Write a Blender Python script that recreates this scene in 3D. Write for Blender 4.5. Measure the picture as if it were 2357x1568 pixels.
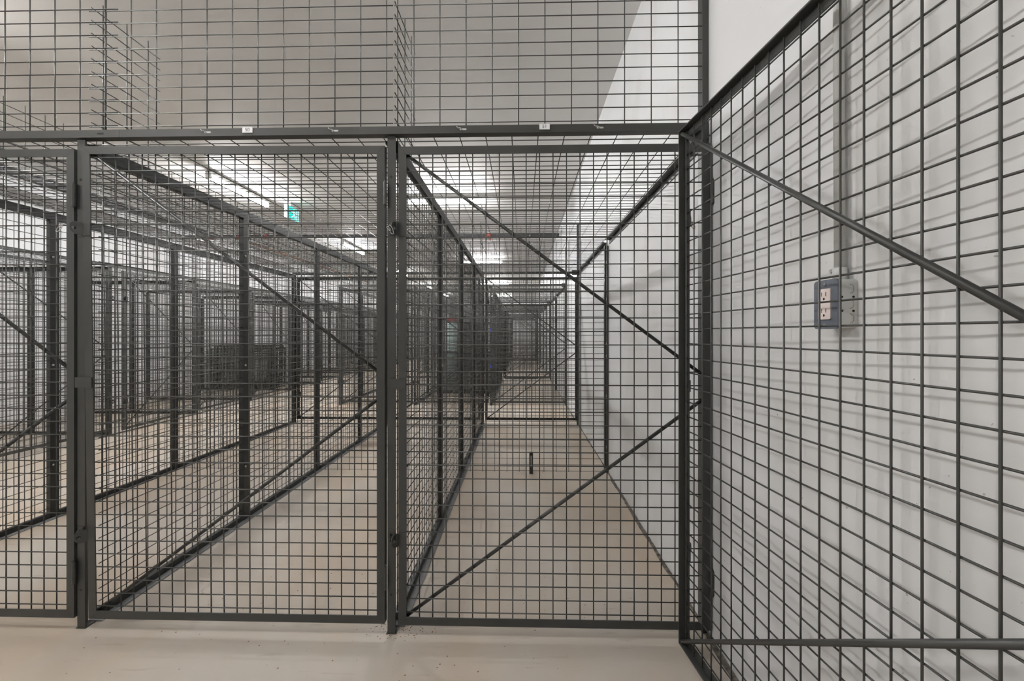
import bpy, math, random
random.seed(7)
PI = math.pi
scene = bpy.context.scene
for o in list(bpy.data.objects):
    bpy.data.objects.remove(o)
C = scene.collection

# ------------------------------------------------------------------ camera
FPX, EYE, YAW = 947.0, 1.145, math.radians(1.39)      # focal length in pixels of a 2357 px wide frame
cam_d = bpy.data.cameras.new('camera')
cam_d.sensor_width = 36.0
cam_d.lens = 36.0 * FPX / 2357.0
cam_d.shift_y = -16.0 / 2357.0
cam_d.clip_start = 0.02
cam = bpy.data.objects.new('camera', cam_d)
cam.location = (0, 0, EYE)
cam.rotation_euler = (PI / 2, 0, YAW)
C.objects.link(cam)
scene.camera = cam

# ------------------------------------------------------------------ world, view
world = bpy.data.worlds.new('world')
scene.world = world
world.use_nodes = True
world.node_tree.nodes['Background'].inputs[0].default_value = (0.02, 0.02, 0.02, 1)
world.node_tree.nodes['Background'].inputs[1].default_value = 0.0
scene.view_settings.view_transform = 'Standard'
scene.view_settings.look = 'None'
scene.view_settings.gamma = 1.0
scene.view_settings.use_curve_mapping = False
scene.view_settings.exposure = 0.62
scene.cycles.max_bounces = 5
scene.cycles.glossy_bounces = 2
scene.cycles.caustics_reflective = False
scene.cycles.adaptive_threshold = 0.06
scene.cycles.adaptive_min_samples = 16
LAMP = 128.0            # emission strength of the strip-light lenses
DIM = 0.34             # the tube over the first cross aisle is set dimmer so the cage interiors look brighter

# ------------------------------------------------------------------ materials
def new_mat(name):
    m = bpy.data.materials.new(name); m.use_nodes = True
    nt = m.node_tree
    return m, nt, nt.nodes['Principled BSDF']

def noise_mix(nt, c0, c1, scale, detail=4, lo=0.35, hi=0.65, coord='Object', stretch=None, rough=0.55):
    tc = nt.nodes.new('ShaderNodeTexCoord')
    src = tc.outputs[coord]
    if stretch:
        mp = nt.nodes.new('ShaderNodeMapping'); mp.inputs['Scale'].default_value = stretch
        nt.links.new(src, mp.inputs['Vector']); src = mp.outputs['Vector']
    n = nt.nodes.new('ShaderNodeTexNoise')
    n.inputs['Scale'].default_value = scale; n.inputs['Detail'].default_value = detail
    n.inputs['Roughness'].default_value = rough
    nt.links.new(src, n.inputs['Vector'])
    r = nt.nodes.new('ShaderNodeValToRGB')
    r.color_ramp.elements[0].position = lo; r.color_ramp.elements[0].color = (*c0, 1)
    r.color_ramp.elements[1].position = hi; r.color_ramp.elements[1].color = (*c1, 1)
    nt.links.new(n.outputs['Fac'], r.inputs['Fac'])
    return r.outputs['Color'], n.outputs['Fac']

def mix_rgb(nt, fac, a, b, mode='MIX'):
    mx = nt.nodes.new('ShaderNodeMix'); mx.data_type = 'RGBA'; mx.blend_type = mode
    for s, v in ((mx.inputs[0], fac), (mx.inputs[6], a), (mx.inputs[7], b)):
        if hasattr(v, 'is_output'): nt.links.new(v, s)
        elif isinstance(v, tuple): s.default_value = (*v, 1)
        else: s.default_value = v
    return mx.outputs[2]

def plain(name, col, rough=0.5, metal=0.0, spec=0.5, vary=0.12, scale=9.0, bump=0.0):
    m, nt, b = new_mat(name)
    c0 = tuple(x * (1 - vary) for x in col); c1 = tuple(min(1, x * (1 + vary)) for x in col)
    out, f = noise_mix(nt, c0, c1, scale)
    nt.links.new(out, b.inputs['Base Color'])
    b.inputs['Roughness'].default_value = rough
    b.inputs['Metallic'].default_value = metal
    b.inputs['Specular IOR Level'].default_value = spec
    if bump:
        bp = nt.nodes.new('ShaderNodeBump'); bp.inputs['Strength'].default_value = bump
        bp.inputs['Distance'].default_value = 0.002
        nt.links.new(f, bp.inputs['Height']); nt.links.new(bp.outputs['Normal'], b.inputs['Normal'])
    return m

M = {}
M['steel'] = plain('charcoal_powder_coat', (0.052, 0.053, 0.050), 0.40, 0, 0.5, 0.10, 6, 0.05)
M['wire'] = plain('charcoal_wire_coat', (0.058, 0.059, 0.055), 0.36, 0, 0.5, 0.08, 8)
M['dark'] = plain('black_steel', (0.022, 0.023, 0.022), 0.42, 0, 0.5, 0.15, 8)
M['base'] = plain('scuffed_grey_plate', (0.20, 0.205, 0.21), 0.40, 0, 0.5, 0.25, 5)  # paler than the frame steel: the lit highlight is put into the colour
M['zinc'] = plain('zinc_plated_steel', (0.50, 0.50, 0.49), 0.33, 0.85, 0.5, 0.10, 30)
M['grey_steel'] = plain('blue_grey_plate', (0.17, 0.19, 0.23), 0.45, 0.3, 0.5, 0.10, 25)
M['pvc'] = plain('pale_grey_pvc', (0.60, 0.61, 0.59), 0.45, 0, 0.4, 0.05, 14)
M['ivory'] = plain('pinkish_white_plastic', (0.80, 0.70, 0.67), 0.35, 0, 0.5, 0.03, 20)
M['black'] = plain('black_slot', (0.012, 0.012, 0.012), 0.6)
M['label'] = plain('white_label', (0.82, 0.82, 0.84), 0.4, 0, 0.5, 0.02, 30)
M['ink'] = plain('grey_ink', (0.13, 0.13, 0.14), 0.6)
M['white_metal'] = plain('white_enamel', (0.78, 0.78, 0.77), 0.35, 0, 0.5, 0.03, 5)
M['pipe_dark'] = plain('dark_grey_pipe', (0.09, 0.09, 0.095), 0.5, 0, 0.4, 0.15, 7)
M['pipe_rust'] = plain('rust_brown_pipe', (0.23, 0.13, 0.09), 0.6, 0, 0.3, 0.3, 6)
M['red'] = plain('red_enamel', (0.42, 0.05, 0.035), 0.4, 0, 0.5, 0.1, 10)
M['teal'] = plain('pale_teal_plastic', (0.55, 0.70, 0.68), 0.4, 0, 0.5, 0.06, 10)
M['blue'] = plain('blue_tape', (0.05, 0.08, 0.42), 0.5)
M['rust'] = plain('rust_crumbs', (0.28, 0.13, 0.05), 0.9, 0, 0.2, 0.5, 60)
M['gap'] = plain('crumbled_wall_foot', (0.16, 0.145, 0.125), 0.95, 0, 0.1, 0.5, 40)
M['slot_light'] = plain('pale_slot', (0.55, 0.54, 0.52), 0.7)  # pale tone painting the bright ceiling that shows through openings

def wall_mat():
    m, nt, b = new_mat('white_painted_concrete')
    a, f = noise_mix(nt, (0.69, 0.695, 0.705), (0.76, 0.765, 0.775), 1.3, 6, 0.3, 0.7)
    d, f2 = noise_mix(nt, (0.93, 0.92, 0.90), (1, 1, 1), 2.2, 3, 0.38, 0.5, stretch=(1, 1.0, 0.45))
    s, f3 = noise_mix(nt, (0.55, 0.52, 0.48), (1, 1, 1), 70, 2, 0.23, 0.26)
    c = mix_rgb(nt, 1.0, a, d, 'MULTIPLY'); c = mix_rgb(nt, 1.0, c, s, 'MULTIPLY')
    nt.links.new(c, b.inputs['Base Color'])
    b.inputs['Roughness'].default_value = 0.55
    bp = nt.nodes.new('ShaderNodeBump'); bp.inputs['Strength'].default_value = 0.12; bp.inputs['Distance'].default_value = 0.01
    nt.links.new(f, bp.inputs['Height']); nt.links.new(bp.outputs['Normal'], b.inputs['Normal'])
    return m
M['wall'] = wall_mat()

def ceil_mat():
    m, nt, b = new_mat('off_white_slab')
    a, f = noise_mix(nt, (0.79, 0.78, 0.755), (0.86, 0.85, 0.83), 0.9, 5, 0.3, 0.7)
    nt.links.new(a, b.inputs['Base Color'])
    b.inputs['Roughness'].default_value = 0.6
    return m
M['ceiling'] = ceil_mat()

def floor_mat():
    m, nt, b = new_mat('beige_concrete')
    a, f = noise_mix(nt, (0.48, 0.43, 0.375), (0.57, 0.52, 0.46), 0.8, 7, 0.3, 0.7)
    st, f2 = noise_mix(nt, (0.98, 0.90, 0.81), (1, 1, 1), 1.3, 5, 0.40, 0.56, stretch=(1, 0.5, 1))
    sc, f3 = noise_mix(nt, (0.80, 0.77, 0.74), (1, 1, 1), 7, 3, 0.30, 0.37, stretch=(0.6, 4, 1))
    rs, f4 = noise_mix(nt, (0.62, 0.40, 0.24), (1, 1, 1), 55, 2, 0.225, 0.25)
    c = mix_rgb(nt, 1.0, a, st, 'MULTIPLY'); c = mix_rgb(nt, 0.6, c, sc, 'MULTIPLY'); c = mix_rgb(nt, 1.0, c, rs, 'MULTIPLY')
    nt.links.new(c, b.inputs['Base Color'])
    rr = nt.nodes.new('ShaderNodeMapRange'); rr.inputs[3].default_value = 0.33; rr.inputs[4].default_value = 0.52
    nt.links.new(f, rr.inputs[0]); nt.links.new(rr.outputs[0], b.inputs['Roughness'])
    b.inputs['Specular IOR Level'].default_value = 0.45
    return m
M['floor'] = floor_mat()

def emit_mat(name, col, strength):
    m, nt, b = new_mat(name)
    b.inputs['Base Color'].default_value = (*col, 1)
    b.inputs['Emission Color'].default_value = (*col, 1)
    b.inputs['Emission Strength'].default_value = strength
    return m
M['lens'] = emit_mat('lit_lens', (1.0, 0.992, 0.985), LAMP)
M['lens_dim'] = emit_mat('dim_lit_lens', (1.0, 0.992, 0.985), LAMP*DIM)
M['exit_green'] = emit_mat('lit_green', (0.0, 0.50, 0.40), 1.1)
M['exit_white'] = emit_mat('lit_white', (0.75, 1.0, 0.98), 1.3)

# ------------------------------------------------------------------ mesh helpers
class MB:
    def __init__(s): s.v = []; s.f = []
    def box(s, x0, x1, y0, y1, z0, z1):
        n = len(s.v)
        s.v += [(x0,y0,z0),(x1,y0,z0),(x1,y1,z0),(x0,y1,z0),(x0,y0,z1),(x1,y0,z1),(x1,y1,z1),(x0,y1,z1)]
        s.f += [tuple(n+i for i in q) for q in ((0,3,2,1),(4,5,6,7),(0,1,5,4),(1,2,6,5),(2,3,7,6),(3,0,4,7))]
        return s
    def prism(s, pts, y0, y1):
        """outline in x,z pushed from y0 to y1"""
        n = len(s.v); k = len(pts)
        s.v += [(x, y0, z) for x, z in pts] + [(x, y1, z) for x, z in pts]
        s.f += [tuple(n+i for i in range(k)), tuple(n+k+i for i in reversed(range(k)))]
        s.f += [(n+i, n+k+i, n+k+(i+1) % k, n+(i+1) % k) for i in range(k)]
        return s
    def rod(s, p, q, r, k=6, caps=True, twist=0.0):
        px, py, pz = p; dx, dy, dz = q[0]-px, q[1]-py, q[2]-pz
        L = math.sqrt(dx*dx+dy*dy+dz*dz); d = (dx/L, dy/L, dz/L)
        h = (0,0,1) if abs(d[2]) < 0.9 else (1,0,0)
        a = (d[1]*h[2]-d[2]*h[1], d[2]*h[0]-d[0]*h[2], d[0]*h[1]-d[1]*h[0])
        la = math.sqrt(sum(t*t for t in a)); a = tuple(t/la for t in a)
        b = (d[1]*a[2]-d[2]*a[1], d[2]*a[0]-d[0]*a[2], d[0]*a[1]-d[1]*a[0])
        n = len(s.v)
        for base in (p, q):
            for i in range(k):
                t = 2*PI*(i+0.5)/k + twist; c, w = math.cos(t)*r, math.sin(t)*r
                s.v.append(tuple(base[j] + a[j]*c + b[j]*w for j in range(3)))
        s.f += [(n+i, n+(i+1) % k, n+k+(i+1) % k, n+k+i) for i in range(k)]
        if caps:
            s.f += [tuple(n+i for i in reversed(range(k))), tuple(n+k+i for i in range(k))]
        return s
    def path(s, pts, r, k=6):
        for p, q in zip(pts[:-1], pts[1:]): s.rod(p, q, r, k)
        return s
    def data(s, name, smooth=False):
        me = bpy.data.meshes.new(name)
        me.from_pydata(s.v, [], s.f)
        if smooth: me.polygons.foreach_set('use_smooth', [True]*len(me.polygons))
        me.update()
        return me

def plate_hole(pts, hole, y0, y1):
    """flat plate in x,z with a round hole; pts outline (list) and hole (cx, cz, r)"""
    k = 20; cx, cz, r = hole
    inner = [(cx + r*math.cos(2*PI*i/k), cz + r*math.sin(2*PI*i/k)) for i in range(k)]
    outer = []
    n = len(pts)
    for (ix, iz) in inner:                     # cast from the hole centre to the outline
        dx, dz = ix-cx, iz-cz; best = None
        for i in range(n):
            (ax, az), (bx, bz) = pts[i], pts[(i+1) % n]
            ex, ez = bx-ax, bz-az
            den = dx*ez - dz*ex
            if abs(den) < 1e-12: continue
            t = ((ax-cx)*ez - (az-cz)*ex)/den
            u = ((ax-cx)*dz - (az-cz)*dx)/den
            if t > 0 and -1e-6 <= u <= 1+1e-6 and (best is None or t < best): best = t
        outer.append((cx+dx*best, cz+dz*best))
    m = MB()
    for y in (y0, y1):
        m.v += [(x, y, z) for x, z in outer] + [(x, y, z) for x, z in inner]
    for i in range(k):
        j = (i+1) % k
        m.f.append((i, j, k+j, k+i)); m.f.append((2*k+j, 2*k+i, 3*k+i, 3*k+j))
        m.f.append((j, i, 2*k+i, 2*k+j)); m.f.append((k+i, k+j, 3*k+j, 3*k+i))
    return m

def rounded(x0, x1, z0, z1, r, k=4):
    pts = []
    for cx, cz, a0 in ((x1-r, z1-r, 0), (x0+r, z1-r, 90), (x0+r, z0+r, 180), (x1-r, z0+r, 270)):
        for i in range(k+1):
            t = math.radians(a0 + 90*i/k); pts.append((cx+r*math.cos(t), cz+r*math.sin(t)))
    return pts

def link(name, me, mat, parent=None):
    if not me.materials: me.materials.append(M[mat])
    o = bpy.data.objects.new(name, me); C.objects.link(o)
    if parent: o.parent = parent
    return o
def part(name, mb, mat, parent, smooth=False, label=None, kind=None):
    o = link(name, mb.data(name, smooth) if isinstance(mb, MB) else mb, mat, parent)
    if label: o['label'] = label
    if kind: o['kind'] = kind
    return o
def tag(o, label, cat, group=None):
    o['label'] = label; o['category'] = cat
    if group: o['group'] = group
    return o
def thing(name, label, cat, loc=(0,0,0), rz=0.0, group=None):
    o = bpy.data.objects.new(name, None); C.objects.link(o)
    o.empty_display_size = 0.1
    o.location = loc; o.rotation_euler = (0, 0, rz)
    return tag(o, label, cat, group)
def struct(name, mb, mat, label=None):
    o = link(name, mb.data(name), mat); o['kind'] = 'structure'
    if label: o['label'] = label
    return o
_cache = {}
def cached(key, fn):
    if key not in _cache: _cache[key] = fn()
    return _cache[key]

def grid(U, V, du, dv, r=0.0022, k=5, u0=None, v0=None, flip=1):
    """welded wire grid in local x (0..U) and z (0..V): uprights behind, cross wires in front"""
    def go():
        m = MB()
        a = ((U - int(U/du)*du)/2 or du) if u0 is None else u0
        b = ((V - int(V/dv)*dv)/2 or dv) if v0 is None else v0
        u = a
        while u < U - 1e-4:
            m.rod((u, flip*r*0.9, 0), (u, flip*r*0.9, V), r, k); u += du
        v = b
        while v < V - 1e-4:
            m.rod((0, -flip*r*0.9, v), (U, -flip*r*0.9, v), r, k); v += dv
        return m.data('wire_mesh', k > 4)
    return cached(('grid', U, V, du, dv, r, k, u0, v0, flip), go)

# ------------------------------------------------------------------ layout numbers (metres)
IN = 0.0254
XW, XL = 0.712, -6.50                     # right and left wall faces
ZC = 3.13                                 # ceiling
Y0, Y1 = -4.2, 23.0                       # wall behind the camera, far wall
YF, DEP, AIS = 1.556, 1.84, 1.295         # first cage front, cage depth, cross aisle
PIT = 1.2135
XP = [-0.4975 - PIT*2, -0.4975 - PIT, -0.4975]        # partition lines of the island
XR = 0.687                                # wall post line
ROWS = [YF + k*(2*DEP + AIS) for k in range(4)]
XF = -4.65                                # front of the cages along the left wall
ZB = 1.901                                # underside of the header beams
ZT = 1.930
DOORW, DOORH, DOORZ = 1.172, 1.815, 0.045

# ------------------------------------------------------------------ the room
struct('floor', MB().box(XL-0.3, XW+0.3, Y0-0.3, Y1+0.3, -0.15, 0), 'floor', 'beige concrete floor with faint stains and a soft sheen')
struct('ceiling', MB().box(XL-0.3, XW+0.3, Y0-0.3, Y1+0.3, ZC, ZC+0.15), 'ceiling', 'off white ceiling slab above the cages')
struct('wall_right', MB().box(XW, XW+0.3, Y0-0.3, Y1+0.3, 0, ZC), 'wall', 'smooth white painted wall on the right')
struct('wall_left', MB().box(XL-0.3, XL, Y0-0.3, Y1+0.3, 0, ZC), 'wall', 'white painted wall behind the left cages')
struct('wall_back', MB().box(XL, XW, Y1, Y1+0.3, 0, ZC), 'wall', 'white painted wall at the far end')
struct('wall_front', MB().box(XL, XW, Y0-0.3, Y0, 0, ZC), 'wall', 'white painted wall behind the viewer')
# crumbled joint at the foot of the right wall
def wall_joint():
    m = MB(); y = -0.2; w = 0.008
    rng = random.Random(3)
    while y < 12:
        st = rng.uniform(0.02, 0.07); h = rng.uniform(0.002, 0.009)
        w2 = max(0.003, min(0.022, w + rng.uniform(-0.006, 0.006)))
        n = len(m.v)
        m.v += [(XW-w, y, 0.0005), (XW-w2, y+st, 0.0005), (XW-0.0006, y+st, h), (XW-0.0006, y, h)]
        m.f.append((n, n+1, n+2, n+3))
        w = w2; y += st
    return m
struct('trim_1', wall_joint(), 'gap', 'dark crumbled joint along the foot of the right wall')

# ------------------------------------------------------------------ strip lights
LIGHT_ME = None
def strip_light(x, y, along_y, label, lens_mat='lens'):
    global LIGHT_ME
    L = 1.15
    t = thing('strip_light', label, 'light', (x, y, ZC), PI/2 if along_y else 0, 'ceiling strip lights')
    def body():
        m = MB()
        m.box(-L/2, L/2, -0.033, 0.033, -0.0655, -0.035)
        for sx in (-0.38, 0.38): m.box(sx-0.03, sx+0.03, -0.02, 0.02, -0.035, 0)
        return m.data('housing')
    def lens():
        m = MB(); pts = [(-0.0325, -0.066), (-0.021, -0.106), (-0.012, -0.118), (0.012, -0.118), (0.021, -0.106), (0.0325, -0.066)]
        n = len(m.v); k = len(pts)
        x0, x1 = -L/2+0.02, L/2-0.02
        m.v += [(x0, a, b) for a, b in pts] + [(x1, a, b) for a, b in pts]
        m.f += [(i, k+i, k+(i+1) % k, (i+1) % k) for i in range(k)] + [tuple(reversed(range(k))), tuple(range(k, 2*k))]
        me = m.data('lens')
        return me
    def cap():
        return MB().box(-0.01, 0.01, -0.034, 0.034, -0.121, -0.034).data('end_cap')
    part('housing', cached('lh', body), 'white_metal', t)
    part('lens', cached('ll'+lens_mat, lens), lens_mat, t, label='glowing white lens')
    for sx in (-L/2+0.01, L/2-0.01):
        o = part('end_cap', cached('lc', cap), 'white_metal', t); o.location = (sx, 0, 0)
    return t
ORD = ['first', 'second', 'third', 'fourth', 'fifth', 'sixth', 'seventh', 'eighth', 'ninth', 'tenth', 'eleventh', 'twelfth', 'thirteenth', 'fourteenth', 'fifteenth', 'sixteenth']
for k, y in enumerate((-1.95, 1.73, 5.42, 9.11, 12.8, 16.5, 20.2)):
    lab = ['strip light over the left aisle behind the viewer', 'strip light over the left aisle beside the nearest cages',
           'large bright strip light running lengthwise over the left aisle, left of the exit sign',
           'smaller strip light running lengthwise, right of the exit sign',
           'third visible strip light down the left aisle', 'fourth visible strip light down the left aisle', 'farthest strip light of the left aisle'][k]
    strip_light((XF+XP[0])/2+0.02, y, True, lab)
for k, y in enumerate((0.905, 5.87, 10.84, 15.81, 20.8)):
    lab = ['strip light over the cross aisle in front of doors 50 and 51',
           'bright crosswise strip light seen through the top of door 51',
           'crosswise strip light over the second cross aisle, smaller and lower in view',
           'crosswise strip light over the third cross aisle', 'farthest crosswise strip light before the end wall'][k]
    strip_light(-1.075, y, False, lab, 'lens_dim' if k == 0 else 'lens')

# ------------------------------------------------------------------ cage doors
def tab_mesh(side):
    """bent steel ear: base plate against the frame, flange turned out with a lock hole"""
    def go():
        m = MB().box(0.003, 0.031, -0.003, 0, 0, 0.052)
        L = 0.036
        fl = plate_hole([(0, 0), (L*0.7, 0.004), (L, 0.016), (L, 0.038), (L*0.8, 0.050), (0, 0.052)], (L*0.68, 0.026, 0.0065), -0.0015, 0.0015)
        a = math.radians(52)
        n = len(m.v)
        for (x, y, z) in fl.v:
            u = -x*math.cos(a) + y*math.sin(a); w = -x*math.sin(a) - y*math.cos(a)
            m.v.append((0.004 + u, -0.002 + w, z))
        m.f += [tuple(n+i for i in f) for f in fl.f]
        if side < 0:
            m.v = [(-x, y, z) for x, y, z in m.v]; m.f = [tuple(reversed(f)) for f in m.f]
        return m.data('lock_tab')
    return cached(('tab', side), go)
def hinge_mesh():
    m = MB()
    m.rod((0, 0, 0), (0, 0, 0.028), 0.0065, 10).rod((0, 0, 0.0285), (0, 0, 0.058), 0.0065, 10).rod((0, 0, 0.0585), (0, 0, 0.086), 0.0065, 10)
    m.rod((0, 0, -0.004), (0, 0, 0.092), 0.004, 8)
    return m.data('hinge')

FAR_SHIFT = 0.020
def make_door(label, loc, rz=0.0, W=DOORW, inside=1, near=False, group='wire mesh cage doors', warp=None, wires=False):
    """latch edge at local x=0, hinge edge at x=W, outside face at y=0, inside towards +y*inside"""
    H, S = DOORH, 0.030
    t = thing('cage_door', label, 'door', loc, rz, group)
    key = (W, inside, near, warp)
    def wp(mb):
        if warp:
            mb.v = [(x, y - warp*(1 - x/W)*(z/H), z) for x, y, z in mb.v]
        return mb
    def fr(which):
        def go():
            m = MB(); e = 0.0006
            o = {'l': [(0,0),(S,S),(S,H-S),(0,H)], 'r': [(W,0),(W,H),(W-S,H-S),(W-S,S)],
                 'b': [(0+e,0),(W-e,0),(W-S-e,S),(S+e,S)], 't': [(e,H),(S+e,H-S),(W-S-e,H-S),(W-e,H)]}[which]
            m.prism(o, *sorted((0, 0.004*inside)))           # face leg, then the leg turned back along the outer edge
            a, c = sorted((0.0041*inside, 0.026*inside)); q = 0.0045
            m.box(*{'l': (0, q, a, c, 0, H), 'r': (W-q, W, a, c, 0, H), 'b': (q+e, W-q-e, a, c, 0, q), 't': (q+e, W-q-e, a, c, H-q, H)}[which])
            return wp(m).data('frame_member')
        return cached(('fr', which) + key, go)
    part('stile', fr('l'), 'steel', t); part('stile', fr('r'), 'steel', t)
    part('rail', fr('b'), 'steel', t); part('rail', fr('t'), 'steel', t)
    g = 2*IN
    k = 8 if near else 5
    r = 0.0022
    if wires:
        # the door standing open beside the camera: its wires are told apart one by one
        U0 = (W - int((W-0.02)/g)*g)/2
        vm = cached(('vw', W), lambda: MB().rod((0,0,0.012), (0,0,H-0.012), r, 8).data('wire', True))
        hm = cached(('hw', W), lambda: MB().rod((0.012,0,0), (W-0.012,0,0), r, 8).data('wire', True))
        u = U0
        while u < W-0.02:
            o = part('wire', vm, 'wire', t); o.location = (u, 0.0110*inside, 0); u += g
        v = 0.047
        while v < H-0.02:
            o = part('wire', hm, 'wire', t); o.location = (0, 0.0067*inside, v); v += g
    else:
        def wm():
            base = grid(W-0.024, H-0.024, g, g, r, k, None, 0.035, inside)
            mb = MB(); mb.v = [(v.co.x+0.012, v.co.y+0.0088*inside, v.co.z+0.012) for v in base.vertices]
            mb.f = [tuple(p.vertices) for p in base.polygons]
            return wp(mb).data('wire_mesh', True)
        part('wire_mesh', cached(('wm',)+key, wm), 'wire', t, kind='stuff')
    def br(up):
        def go():
            y = 0.0198*inside; e = 0.016
            if up: p, q = (e, y, H-e), (W-0.016, y, 0.945)
            else: p, q = (e, y, e), (W-0.016, y, 0.862)
            return wp(MB().rod(p, q, 0.0068, 8 if near else 6)).data('brace', True)
        return cached(('br', up)+key, go)
    part('brace', br(True), 'steel', t); part('brace', br(False), 'steel', t)
    for z in (0.135, 1.590):
        o = part('hinge', cached('hinge', hinge_mesh), 'steel', t); o.location = (W+0.0035, -0.004*inside, z)
    tm = tab_mesh(1)
    for z in (0.300, 1.475):
        o = part('lock_tab', tm, 'steel', t)
        o.location = (0 if near else FAR_SHIFT, -(warp or 0)*z/H, z)
        if inside < 0: o.scale = (1, -1, 1)
    def sp():
        return MB().box(-0.036 if near else 0.0, 0.029, -0.004, -0.0005, 0, 0.040).data('stop_plate')
    o = part('stop_plate', cached(('sp', near), sp), 'steel', t)
    o.location = (0, -(warp or 0)*0.5, 0.895)
    if inside < 0: o.scale = (1, -1, 1)
    return t

# ------------------------------------------------------------------ posts
def make_post(label, loc, rz=0.0, h=1.897, near=False, group='cage front posts', tabs=True, w=0.030, hole='black', inside=1):
    t = thing('cage_post', label, 'post', loc, rz, group)
    y0, y1 = sorted((0, 0.008*inside))
    def body():
        m = MB().box(-w/2, w/2, y0, y1, 0, h)
        a, b = sorted((0.0081*inside, 0.036*inside)); m.box(-w/2, -w/2+0.004, a, b, 0, h)
        return m.data('post')
    part('upright', cached(('post', w, h, inside), body), 'steel', t)
    part('foot_plate', cached(('foot', w, inside), lambda: MB().box(-w/2-0.004, w/2+0.004, min(y0, y1)-0.002, max(y0, y1)+0.03, 0, 0.004).data('foot_plate')), 'steel', t)
    if tabs:
        for z in (0.345, 1.520):
            o = part('lock_tab', tab_mesh(-1), 'steel', t)
            o.location = (-w/2+(0.030 if near else 0.012), 0, z); o.scale = (0.8, inside, 1)
            if near:
                for dz in (0.014, 0.034):
                    b = part('bolt', cached('tbolt', lambda: MB().rod((0,0,0), (0,-0.007,0), 0.0052, 8).rod((0,-0.007,0), (0,-0.011,0), 0.003, 8).data('bolt', True)), 'dark', o)
                    b.location = (-0.022, -0.003, dz)
    if near:
        for z in (0.150, 1.742):
            o = part('bolt_hole', cached('hole', lambda: MB().rod((0,0.001,0), (0,-0.0006,0), 0.0050, 14).data('bolt_hole')), hole, t)  # flat disc without a bore; the pale one paints light from behind
            o.location = (-0.001, 0, z)
    return t

# ------------------------------------------------------------------ side partitions
def make_partition(label, loc, rz=0.0, L=DEP-0.04, near=False, group='mesh partitions between cages'):
    """two framed wire panels in line along local x, 30 mm thick"""
    t = thing('mesh_partition', label, 'partition', loc, rz, group)
    k = 6 if near else 4
    def bx(*a): return lambda: MB().box(*a).data('bar')
    part('mid_post', cached(('mp', L), bx(L/2-0.025, L/2+0.025, -0.0125, 0.0125, 0, 1.85)), 'dark', t)
    part('end_post', cached(('ep', L), bx(L-0.025, L+0.022, -0.0125, 0.0125, 0, 1.85)), 'dark', t)
    def tr():
        m = MB().box(0, L, -0.013, 0.013, 1.8505, 1.8975); m.box(0, L, 0.0135, 0.036, 1.886, 1.8975)
        return m.data('top_rail')
    part('top_rail', cached(('tr', L), tr), 'dark', t)
    def brr():
        m = MB().box(0.03, L/2-0.0255, -0.012, 0.012, 0.006, 0.034); m.box(L/2+0.0255, L-0.03, -0.012, 0.012, 0.006, 0.034)
        return m.data('bottom_rail')
    part('bottom_rail', cached(('brail', L), brr), 'dark', t)
    part('base_plate', cached(('bpl', L), lambda: MB().box(0.0, L, -0.042, 0.014, 0.0, 0.005).data('base_plate')), 'base', t)
    U = L/2-0.05
    for x in (0.025, L/2+0.026):
        o = part('wire_mesh', grid(U, 1.816, 2*IN, 2*IN, 0.0020, k, None, 0.03), 'wire', t, kind='stuff')
        o.location = (x, 0, 0.034)
    if near:
        for z in (0.33, 0.95, 1.62):
            o = part('bolt', cached('pbolt', lambda: MB().rod((0,0.0125,0), (0,0.018,0), 0.006, 10).data('bolt', True)), 'zinc', t)
            o.location = (L/2, 0, z)
            o2 = part('bolt', cached('pbolt2', lambda: MB().rod((0,-0.0125,0), (0,-0.018,0), 0.006, 10).data('bolt', True)), 'zinc', t)
            o2.location = (L/2-0.012, 0, z)
    return t

def panel(name, label, cat, loc, rot, U, V, du, dv, group, r=0.0022, k=4, u0=None, v0=None):
    me = grid(U, V, du, dv, r, k, u0, v0)
    t = thing(name, label, cat, loc, 0.0, group)
    t.rotation_euler = rot
    part('wire_mesh', me, 'wire', t, kind='stuff')
    return t

COLN = ['aisle-side', 'middle', 'right wall']
ROWN = ['nearest', 'second', 'third', 'farthest']
NUM = ['49', '50', '51']
XS = XP + [XR]

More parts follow.
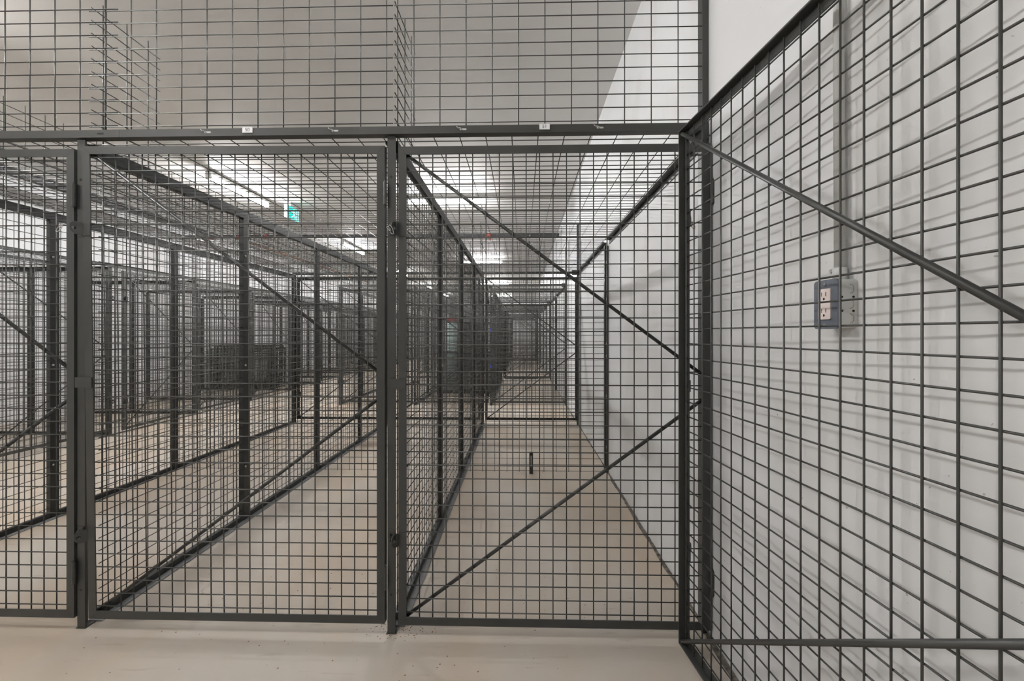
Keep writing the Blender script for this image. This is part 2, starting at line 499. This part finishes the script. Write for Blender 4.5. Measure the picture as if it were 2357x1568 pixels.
for r, ya in enumerate(ROWS):
    ym, yb = ya + DEP, ya + 2*DEP
    near = r == 0
    k = 6 if near else 4
    rn = ROWN[r]
    # header beams
    for s, y in ((0, ya), (1, yb)):
        sd = 'front' if s == 0 else 'rear'
        if near and s == 0:
            spans = [(XP[0]-0.02, -1.5505, 'left header beam of the nearest row, ending just right of the first post'),
                     (-1.5495, XR-0.016, 'header beam above doors 50 and 51, carrying their number labels')]
        else:
            spans = [(XP[0]-0.02, XR-0.016, f'{sd} header beam across the {rn} row of cages')]
        for x0, x1, lab in spans:
            b = thing('header_beam', lab, 'beam', (x0, y-0.010 if s == 0 else y-0.023, ZB), 0, 'header beams')
            part('tube', cached(('beam', round(x1-x0, 4)), lambda: MB().box(0, x1-x0, 0, 0.033, 0, 0.029).data('tube')), 'steel', b)
            if near and s == 0:
                slots = [(-1.624, 'black')] if x0 < -2 else [(-1.203, 'slot_light'), (-0.710, 'slot_light'), (-0.222, 'slot_light'), (0.292, 'slot_light')]  # thin plates, nothing cut; pale ones paint the light showing through
                for sx, mt in slots:
                    o = part('slot', cached(('slot', mt), lambda: MB().prism(rounded(-0.013, 0.013, -0.0032, 0.0032, 0.003), -0.0005, 0.0002).data('slot')), mt, b)
                    o.location = (sx-x0, 0, 0.0145)
                    if mt != 'black':
                        pts = [(-0.024, -0.004, 0.024), (-0.018, -0.005, 0.017), (-0.012, -0.008, 0.016), (-0.006, -0.007, 0.015), (-0.004, 0.0, 0.012), (-0.006, 0.004, 0.012)]
                        o2 = part('wire_tie', cached('tie', lambda: MB().path(pts, 0.0016, 6).data('wire_tie', True)), 'zinc', b, label='thin silver wire tie')
                        o2.location = (sx-x0, 0, 0)
    # posts and doors
    for s, y in ((0, ya), (1, yb)):
        ins = 1 if s == 0 else -1
        sd = 'front' if s == 0 else 'rear'
        for c in range(3):
            if near and s == 0:
                lab = ['corner post at the left end of the nearest row', 'slim post between the leftmost door and the twisted door', 'slim post between the twisted door and the right wall door'][c]
            else:
                lab = f'{sd} post of the {rn} row, left of the {COLN[c]} cage'
            make_post(lab, (XP[c], y, 0), 0, near=near and s == 0, hole='black' if c != 2 else 'slot_light', inside=ins)
            xl = XP[c] + 0.029
            if near and s == 0:
                if c == 0:
                    make_door('leftmost front door, cut by the left edge of the photo', (XP[0]+0.015, ya-0.007, DOORZ), near=True, W=1.178)
                elif c == 1:
                    make_door('twisted front door under the number 50, its upper corner bent forward', (-1.674, ya-0.007, DOORZ-0.002), W=1.153, near=True, warp=0.025)
                else:
                    make_door('closed front door under the number 51, beside the right wall', (-0.4686, ya-0.007, DOORZ-0.006), near=True)
            else:
                W = 1.172 if c == 2 else 1.152
                make_door(f'{sd} mesh door of the {COLN[c]} cage in the {rn} row', (xl, y-0.007*ins, DOORZ), W=W, inside=ins)
        # tall post against the right wall
        t = thing('wall_post', f'tall {sd} wall post of the {rn} row against the right wall', 'post', (XR+0.008, y + 0.030*ins, 0), 0, 'tall wall posts')
        yy = sorted((0, 0.04*ins))
        part('upright', cached(('wp', ins), lambda: MB().box(-0.007, 0.016, yy[0], yy[1], 0, 2.52).data('upright')), 'steel', t)
        part('bracket', cached(('wpb', ins), lambda: MB().box(-0.065, 0.0155, *sorted((-0.0035*ins, -0.0005*ins)), 1.885, 1.945).data('bracket')), 'steel', t)
    # partitions, centre mesh, roofs, upper mesh
    for half in (0, 1):
        yh = ya + 0.040 if half == 0 else ym + 0.003
        hn = 'front' if half == 0 else 'rear'
        for c in range(3):
            if c == 0: where = 'along the left aisle'
            else: where = f'between the {COLN[c-1]} and {COLN[c]} cages'
            make_partition(f'{hn} side partition {where}, {rn} row', (XP[c], yh, 0), PI/2, near=near)
            x0, x1 = XS[c], XS[c+1]
            ylo = ya if half == 0 else ym
            yhi = ym if half == 0 else yb
            panel('roof_mesh', f'wire mesh roof over the {hn} {COLN[c]} cage, {rn} row', 'roof mesh',
                  (x0+0.002, ylo+0.028, 1.912), (-PI/2, 0, 0), round(x1-x0-0.004, 4), DEP-0.058, 4*IN, 2*IN, 'cage roof meshes', 0.0020, k, 0.05)
        # rail carrying the roof along the wall
        t = thing('roof_rail', f'{hn} roof rail fixed along the right wall, {rn} row', 'rail', (XW-0.001, (ya if half == 0 else ym)+0.065, 1.872), 0, 'wall roof rails')
        part('angle', cached('ang', lambda: MB().box(-0.004, 0, 0, DEP-0.10, 0, 0.035).box(-0.038, -0.0041, 0, DEP-0.10, 0.031, 0.035).data('angle')), 'steel', t)
    for c in range(3):
        x0, x1 = XS[c], XS[c+1]
        panel('centre_mesh', f'wire mesh dividing front and rear {COLN[c]} cages, {rn} row', 'mesh panel',
              (x0+0.014, ym, 0.004), (0, 0, 0), round(x1-x0-0.028, 4), 1.90, 4*IN, 2*IN, 'meshes dividing front and rear cages', 0.0020, k, 0.055)
        for s, y in ((0, ya), (1, yb)):
            sd = 'front' if s == 0 else 'rear'
            ins = 1 if s == 0 else -1
            lab = f'upper wire mesh above the {sd} beam of the {COLN[c]} cage, {rn} row'
            if near and s == 0: lab = ['upper wire mesh at the left edge, overlapping the next panel', 'upper wire mesh standing above the twisted door', 'upper wire mesh standing above the door beside the right wall'][c]
            ov = 0.125 if c == 0 else -0.004
            panel('upper_mesh', lab, 'mesh panel', (x0+0.002, y+0.030*ins - (0.009 if c == 0 else 0), 1.906), (0, 0, 0), round(x1-x0+ov, 4), 0.60, 4*IN, 2*IN,
                  'meshes above the header beams', 0.0021, k, 0.065 if c != 2 else 0.076, 0.0545)
        # short returns of the upper mesh over the partitions
        Lr = 0.31 if c else 1.80
        for s, y in ((0, ya), (1, yb)):
            sd = 'front' if s == 0 else 'rear'
            yy = y+0.036 if s == 0 else y-0.036-Lr
            lab = f'short upper mesh return over the {sd} partition left of the {COLN[c]} cage, {rn} row'
            if c == 0: lab = f'long upper mesh over the {sd} aisle-side partition, {rn} row'
            panel('mesh_return', lab, 'mesh panel', (XP[c], yy, 1.902), (0, 0, PI/2), Lr, 0.585, 4*IN, 2*IN, 'upper mesh returns', 0.0021, k, 0.05, 0.03)
    # post on the wall at the dividing line
    t = thing('wall_post', f'wall post at the dividing mesh of the {rn} row', 'post', (XR+0.008, ym+0.006, 0), 0, 'wall posts at the dividing meshes')
    part('upright', cached('wmid', lambda: MB().box(-0.016, 0.016, 0, 0.03, 0, 1.868).data('upright')), 'dark', t)
    if near:
        for z in (0.2, 0.62, 0.95, 1.05, 1.42, 1.72):
            o = part('slot', cached('wslot', lambda: MB().box(-0.004, 0.002, -0.0006, 0.0002, 0, 0.022).data('slot')), 'zinc', t); o.location = (0, 0, z)
    # short slotted channel standing on the floor at the dividing mesh
    lab = 'short slotted channel stub standing on the floor behind door 51' if near else f'short slotted channel stub at the dividing mesh, {rn} row'
    t = thing('channel_stub', lab, 'stub', (0.075, ym-0.040, 0), 0, 'channel stubs on the floor')
    part('channel', MB().box(-0.015, -0.006, 0, 0.025, 0, 0.175).box(0.006, 0.015, 0, 0.025, 0, 0.175).box(-0.0059, 0.0059, 0, 0.025, 0.150, 0.175).box(-0.0059, 0.0059, 0, 0.025, 0, 0.05), 'dark', t)
    part('web', MB().box(-0.0058, 0.0058, 0.012, 0.014, 0.0505, 0.1495), 'zinc', t)

# number labels on the beam
def number_label(txt, x, z):
    t = thing('number_label', f'small white label reading {txt} above the ' + ('twisted door' if txt == '50' else 'door beside the right wall'), 'label', (x, YF-0.0105, z), 0, 'cage number labels')
    part('plate', MB().box(-0.0195, 0.0195, -0.0025, 0, -0.0105, 0.0105), 'label', t)
    cu = bpy.data.curves.new('digits', 'FONT'); cu.body = txt; cu.size = 0.0185; cu.align_x = 'CENTER'; cu.align_y = 'CENTER'; cu.extrude = 0.0002
    tmp = bpy.data.objects.new('tmp', cu); C.objects.link(tmp)
    dg = bpy.context.evaluated_depsgraph_get()
    me = bpy.data.meshes.new_from_object(tmp.evaluated_get(dg))
    bpy.data.objects.remove(tmp)
    me.materials.clear()
    o = part('digits', me, 'ink', t, label=f'grey digits {txt}')
    o.rotation_euler = (PI/2, 0, 0); o.location = (0, -0.0028, 0)
number_label('50', -1.0466, 1.9215)
number_label('51', 0.0844, 1.9205)

# ------------------------------------------------------------------ the door standing open on the right
ang = math.radians(6.3)
fx, fy = 0.553, 1.474
OW = 1.172
# local x runs from latch edge (far) to hinge edge (near the viewer); inside face looks at the viewer's left
make_door('large open door swung back along the right wall, nearest the viewer', (fx+0.028*math.cos(ang), fy+0.028*math.sin(ang), DOORZ+0.002), -PI/2 + ang, W=OW, inside=-1, near=True, group='wire mesh cage doors', wires=True)
hx, hy = fx + OW*math.sin(ang), fy - OW*math.cos(ang)
t = thing('cage_post', 'hinge post of the open door beside the right wall', 'post', (XW-0.020, hy-0.048, 0), 0, 'cage front posts')
part('upright', MB().box(-0.018, 0.018, 0, 0.036, 0, 2.5), 'steel', t)

# ------------------------------------------------------------------ cages along the left wall
YL0 = 4.542 - PIT
NL = 13
b = thing('header_beam', 'long header beam of the cages along the left wall', 'beam', (XF, YL0-0.02, ZB), PI/2, 'header beams')
part('tube', MB().box(0, NL*PIT+0.04, -0.01, 0.023, 0, 0.029), 'steel', b)
for i in range(NL+1):
    y = YL0 + i*PIT
    make_post(f'{ORD[i]} post of the left wall cages, counted from the viewer', (XF, y, 0), PI/2, group='posts of the left wall cages')
    make_partition(f'{ORD[i]} cross partition of the left wall cages, counted from the viewer', (XF-0.04, y, 0), PI, L=1.78, group='cross partitions of the left wall cages')
    if i < NL:
        ajar = math.radians(5.5) if i == 1 else 0.0
        W = 1.152
        # hinge at the far end; an ajar door swings its near edge into the aisle
        hxx, hyy = XF+0.007, y+0.029+W
        px = hxx + W*math.sin(ajar); py = hyy - W*math.cos(ajar)
        lab = f'mesh door of the {ORD[i]} cage along the left wall, counted from the viewer'
        if ajar: lab = 'slightly ajar mesh door of the second cage along the left wall'
        make_door(lab, (px, py, DOORZ), PI/2 + ajar, W=W, group='doors of the left wall cages')
        panel('roof_mesh', f'wire mesh roof of the {ORD[i]} cage along the left wall', 'roof mesh',
              (XF-1.80, y+0.03, 1.912), (-PI/2, 0, 0), 1.78, round(PIT-0.06, 4), 4*IN, 2*IN, 'left wall cage roofs', 0.0020, 4)

# ------------------------------------------------------------------ loose framed panels stacked on edge
def loose_panel(label, loc, rz, W, H, lean, group):
    t = thing('loose_panel', label, 'panel', loc, rz, group)
    t.rotation_euler = (lean, 0, rz)
    S = 0.028
    part('frame_side', cached(('lps', H), lambda: MB().box(0, S, 0, 0.025, 0, H).data('frame_side')), 'dark', t)
    o = part('frame_side', cached(('lps', H), lambda: None), 'dark', t); o.location = (W-S, 0, 0)
    part('frame_rail', cached(('lpr', W), lambda: MB().box(S, W-S, 0, 0.025, 0, S).data('frame_rail')), 'dark', t)
    o = part('frame_rail', cached(('lpr', W), lambda: None), 'dark', t); o.location = (0, 0, H-S)
    o = part('wire_mesh', grid(W-0.02, H-0.02, 2*IN, 2*IN, 0.0022, 4), 'wire', t, kind='stuff'); o.location = (0.01, 0.0125, 0.01)
    return t
for i in range(9):
    loose_panel(f'{ORD[i]} from the front of the dark panels stacked on edge by the left wall', (-6.42 + 0.02*(i % 3), 8.30 + i*0.062, 0), 0, 1.24, 0.90 if i % 2 else 0.84, -0.03, 'dark panels stacked by the left wall')
for i in range(8):
    hgt = 1.38 if i > 3 else 0.80
    size = 'tall' if i > 3 else 'low'
    loose_panel(f'{ORD[i % 4]} {size} dark panel of the stack in the second row', (-1.27 if i > 3 else -1.62, 7.82 + i*0.062, 0), 0, 0.70 if i > 3 else 1.05, hgt, -0.02, 'dark panels stacked in the second row')
for i in range(5):
    loose_panel(f'{ORD[i]} from the front of the wide dark panels in the farthest right wall cage', (-0.44, 17.4 + i*0.07, 0), 0, 1.05, 1.75, -0.02, 'dark panels in the farthest row')
loose_panel('single dark panel standing upright in the second cross aisle', (-0.44, 10.42, 0.0), 0, 0.84, 1.74, -0.01, 'dark panels in the second cross aisle')

# pale drum with a red lid behind the low stack
t = thing('drum', 'pale teal drum with a red lid behind the low panel stack', 'drum', (-1.49, 8.72, 0))
part('barrel', MB().rod((0,0,0), (0,0,1.40), 0.105, 20), 'teal', t, True)
part('lid', MB().rod((0,0,1.4005), (0,0,1.47), 0.125, 20), 'red', t, label='red round lid')
for z in (1.33, 0.75):
    tag(link('tape_strip', MB().box(XP[2]-0.018, XP[2]+0.018, ROWS[1]-0.0035, ROWS[1]-0.0025, z-0.47+0.32, z-0.47+0.37).data('tape_strip'), 'blue'),
        f'{"upper" if z > 1 else "lower"} strip of blue tape on a second row post', 'tape', 'blue tape strips')

# ------------------------------------------------------------------ pipes below the ceiling
def pipe(name, label, p, q, r, mat, rings, ring_mat, ring_r, axis):
    t = thing(name, label, 'pipe', p)
    d = tuple(q[i]-p[i] for i in range(3))
    part('tube', MB().rod((0,0,0), d, r, 14), mat, t, True)
    for a in rings:
        m = MB()
        if axis == 'x': m.rod((a-p[0]-0.04, 0, 0), (a-p[0]+0.04, 0, 0), ring_r, 14)
        else: m.rod((0, a-p[1]-0.05, 0), (0, a-p[1]+0.05, 0), ring_r, 14)
        part('coupling', m, ring_mat, t, True, label=('red ring coupling' if ring_mat == 'red' else None))
    n = 5
    for i in range(n):
        f = (i+0.5)/n
        part('hanger', MB().rod((d[0]*f, d[1]*f, r), (d[0]*f, d[1]*f, ZC-p[2]), 0.005, 6), 'zinc', t)
    return t
pipe('sprinkler_pipe', 'dark sprinkler main crossing under the ceiling with red couplings', (XL+0.02, 7.70, 2.985), (XW-0.02, 7.70, 2.985), 0.032, 'pipe_dark', (-5.9, -5.35, -4.86, -0.62), 'red', 0.047, 'x')
pipe('branch_pipe', 'rust brown branch pipe running away above the left cages', (-5.5, 7.75, 2.985), (-5.5, 14.5, 2.985), 0.028, 'pipe_rust', (9.4,), 'pipe_rust', 0.04, 'y')
pipe('drain_pipe', 'thick dark drain pipe above the left cages, nearest the viewer', (-5.72, 0.5, 2.96), (-5.72, 7.55, 2.96), 0.055, 'pipe_dark', (5.55,), 'pipe_dark', 0.07, 'y')
t = thing('sprinkler_drop', 'small red sprinkler fitting hanging below the main', 'sprinkler', (-0.60, 7.70, 2.938))
part('elbow', MB().rod((0,0,0), (0,0,-0.06), 0.014, 10), 'red', t, True); part('deflector', MB().rod((0,0,-0.06), (0,0,-0.065), 0.03, 14), 'zinc', t, True)

# ------------------------------------------------------------------ exit sign over the left aisle
t = thing('exit_sign', 'green lit running man exit sign hanging over the left aisle', 'exit sign', (-3.47, 6.16, 2.865))
part('case', MB().box(-0.045, 0.0, -0.16, 0.16, 0.0, 0.195), 'white_metal', t)
part('canopy', MB().box(-0.04, -0.005, -0.06, 0.06, 0.1951, ZC-2.865), 'white_metal', t)
part('face', MB().box(0.0003, 0.004, -0.152, 0.152, 0.008, 0.187), 'exit_green', t, label='glowing green panel')
def flat(pts, x0=0.0043, x1=0.0055):     # pictogram pieces, given in (y, z)
    m = MB(); n = len(pts)
    m.v = [(x0, a, b) for a, b in pts] + [(x1, a, b) for a, b in pts]
    m.f = [tuple(range(n)), tuple(reversed(range(n, 2*n)))] + [(i, (i+1) % n, n+(i+1) % n, n+i) for i in range(n)]
    return m
def disc(cy, cz, r): return [(cy+r*math.cos(2*PI*i/14), cz+r*math.sin(2*PI*i/14)) for i in range(14)]
man = [disc(0.015, 0.152, 0.017), [(-0.02,0.13),(0.02,0.135),(0.035,0.085),(0.0,0.075)], [(0.0,0.08),(0.035,0.085),(0.06,0.055),(0.045,0.02),(0.03,0.025),(0.04,0.052)],
       [(0.0,0.08),(0.02,0.075),(-0.01,0.045),(-0.05,0.03),(-0.055,0.042),(-0.02,0.056)], [(-0.02,0.13),(-0.045,0.10),(-0.07,0.10),(-0.07,0.11),(-0.048,0.112)],
       [(0.02,0.132),(0.05,0.105),(0.075,0.115),(0.072,0.124),(0.05,0.116)]]
m = MB()
for p in man:
    f = flat(p); n = len(m.v); m.v += f.v; m.f += [tuple(n+i for i in q) for q in f.f]
part('running_man', m, 'exit_white', t, label='white running figure')
m = MB()
for p in ([(0.08,0.015),(0.092,0.015),(0.092,0.18),(0.08,0.18)], [(0.0925,0.168),(0.14,0.168),(0.14,0.18),(0.0925,0.18)], [(0.128,0.015),(0.14,0.015),(0.14,0.1675),(0.128,0.1675)]):
    f = flat(p); n = len(m.v); m.v += f.v; m.f += [tuple(n+i for i in q) for q in f.f]
part('doorway', m, 'exit_white', t, label='white door outline')

# ------------------------------------------------------------------ outlet box and conduit on the right wall
BX0, BY0, BY1, BZ0, BZ1 = 0.668, 0.889, 0.957, 1.157, 1.262
t = thing('outlet_box', 'surface mounted outlet box with steel plate on the right wall', 'outlet', (XW, (BY0+BY1)/2, BZ0))
def yz_prism(pts, x0, x1):
    m = MB(); n = len(pts)
    m.v = [(x0, a, b) for a, b in pts] + [(x1, a, b) for a, b in pts]
    m.f = [tuple(range(n)), tuple(reversed(range(n, 2*n)))] + [(i, n+i, n+(i+1) % n, (i+1) % n) for i in range(n)]
    return m
hw, hh = (BY1-BY0)/2, BZ1-BZ0
DB = XW-BX0
part('body', yz_prism(rounded(-hw, hw, 0.0, hh, 0.010, 5), -DB+0.006, -0.0005), 'pvc', t)
pl = part('cover_plate', yz_prism(rounded(-hw-0.001, hw+0.001, -0.002, hh+0.001, 0.008, 5), -DB, -DB+0.0055), 'grey_steel', t, label='blue grey steel cover plate')
rc = part('receptacle', yz_prism(rounded(-0.018, 0.018, 0.019, 0.086, 0.003, 3), -DB-0.003, -DB-0.0002), 'ivory', t, label='pinkish white double receptacle')
for z in (0.070, 0.034):
    for yy in (-0.006, 0.007):
        o = part('slot', MB().box(-DB-0.0034, -DB-0.0031, yy-0.0009, yy+0.0009, z, z+0.009), 'black', rc)
    part('ground_hole', yz_prism(disc(0.0, z-0.006, 0.0028), -DB-0.0034, -DB-0.0031), 'black', rc)
for z in (0.006, hh-0.008):
    part('screw', yz_prism(disc(0.0, z, 0.0036), -DB-0.002, -DB-0.0001), 'zinc', pl)
for xx in (-0.034, -0.010):            # knock-outs and holes on the end facing the viewer
    for z in (0.036, 0.066):
        part('side_hole', MB().rod((xx, -hw-0.0006, z), (xx, -hw+0.001, z), 0.0026, 10), 'black', t)
for z in (0.020, 0.051, 0.083):
    m = MB()
    for i in range(9):
        a0, a1 = math.radians(-80+i*18), math.radians(-80+(i+1)*18)
        c = lambda a, r: (-0.019 + r*math.cos(a), -hw-0.0004, z + r*math.sin(a))
        n = len(m.v); m.v += [c(a0, 0.0105), c(a1, 0.0105), c(a1, 0.0097), c(a0, 0.0097)]; m.f.append((n, n+1, n+2, n+3))
    part('knockout', m, 'gap', t)
t = thing('conduit', 'pale grey conduit rising from the outlet box to the ceiling', 'conduit', (0.694, 0.916, BZ1))
part('pipe', MB().rod((0,0,0.002), (0.0, 0.010, ZC-BZ1-0.001), 0.0102, 18), 'pvc', t, True)
part('collar', MB().rod((0,0,0.0005), (0,0,0.026), 0.0135, 18), 'pvc', t, True)
t = thing('wall_screw', 'lone screw in the wall just left of the conduit', 'screw', (XW, 0.962, 1.288))
part('head', MB().rod((-0.004,0,0), (-0.0005,0,0), 0.0045, 12), 'zinc', t)
part('washer', MB().rod((-0.002,-0.004,-0.002), (-0.0004,-0.004,-0.002), 0.006, 12), 'zinc', t)

# ------------------------------------------------------------------ wire clips hanging on the lock tabs
def loop(cx, cy, cz, w, h, tilt):
    pts = []
    for i in range(17):
        a = 2*PI*i/16
        u, v = w*math.cos(a), h*math.sin(a)
        pts.append((cx + u*math.cos(tilt) - v*math.sin(tilt), cy - 0.002*math.sin(a), cz + u*math.sin(tilt) + v*math.cos(tilt)))
    return pts
def clip(label, x, y, z, tilt):
    t = thing('wire_clip', label, 'clip', (x, y, z), 0, 'wire clips on the lock tabs')
    part('ring', MB().path(loop(0, 0, 0, 0.006, 0.017, tilt), 0.0012, 6), 'zinc', t, True)
    part('catch', MB().path(loop(0.010*math.cos(tilt+2.4), 0.002, 0.012*math.sin(tilt+2.4), 0.004, 0.010, tilt+0.4), 0.0010, 6), 'zinc', t, True)
clip('silver wire clip dangling from the upper lock tab of door 50', -1.715, YF-0.072, 1.535, -0.9)
clip('silver wire clip hooked on the upper lock tab of door 51', -0.487, YF-0.036, 1.532, 0.35)
clip('silver wire clip hanging on the lock tab of the open door', 0.612, 1.492, 1.535, 0.5)

# ------------------------------------------------------------------ rust crumbs around the post feet
def crumbs(label, cx, cy, sx, sy, n, seed):
    rng = random.Random(seed); m = MB()
    for i in range(n):
        x, y = cx + rng.gauss(0, sx), cy + rng.gauss(0, sy); r = rng.uniform(0.0008, 0.0032)
        if x > XW-0.03: continue
        k = len(m.v)
        m.v += [(x-r, y-r*rng.uniform(.4,1), 0.0003), (x+r*rng.uniform(.5,1.4), y-r*.4, 0.0003), (x+r*.2, y+r, 0.0003), (x, y, r*0.8)]
        m.f += [(k, k+1, k+3), (k+1, k+2, k+3), (k+2, k, k+3)]
    o = link('rust_crumbs', m.data('rust_crumbs'), 'rust'); o['kind'] = 'stuff'
    return tag(o, label, 'debris', 'rust crumbs on the floor')
crumbs('rust crumbs scattered around the foot of the post between doors 50 and 51', -0.47, 1.58, 0.07, 0.03, 160, 1)
crumbs('sparse crumbs on the floor inside the cage behind door 51', 0.0, 1.85, 0.30, 0.16, 60, 2)
crumbs('sparse crumbs on the floor inside the cage behind door 50', -1.05, 1.8, 0.35, 0.12, 60, 3)
crumbs('sparse crumbs on the bare floor in front of the doors', -0.6, 1.38, 0.55, 0.10, 50, 4)
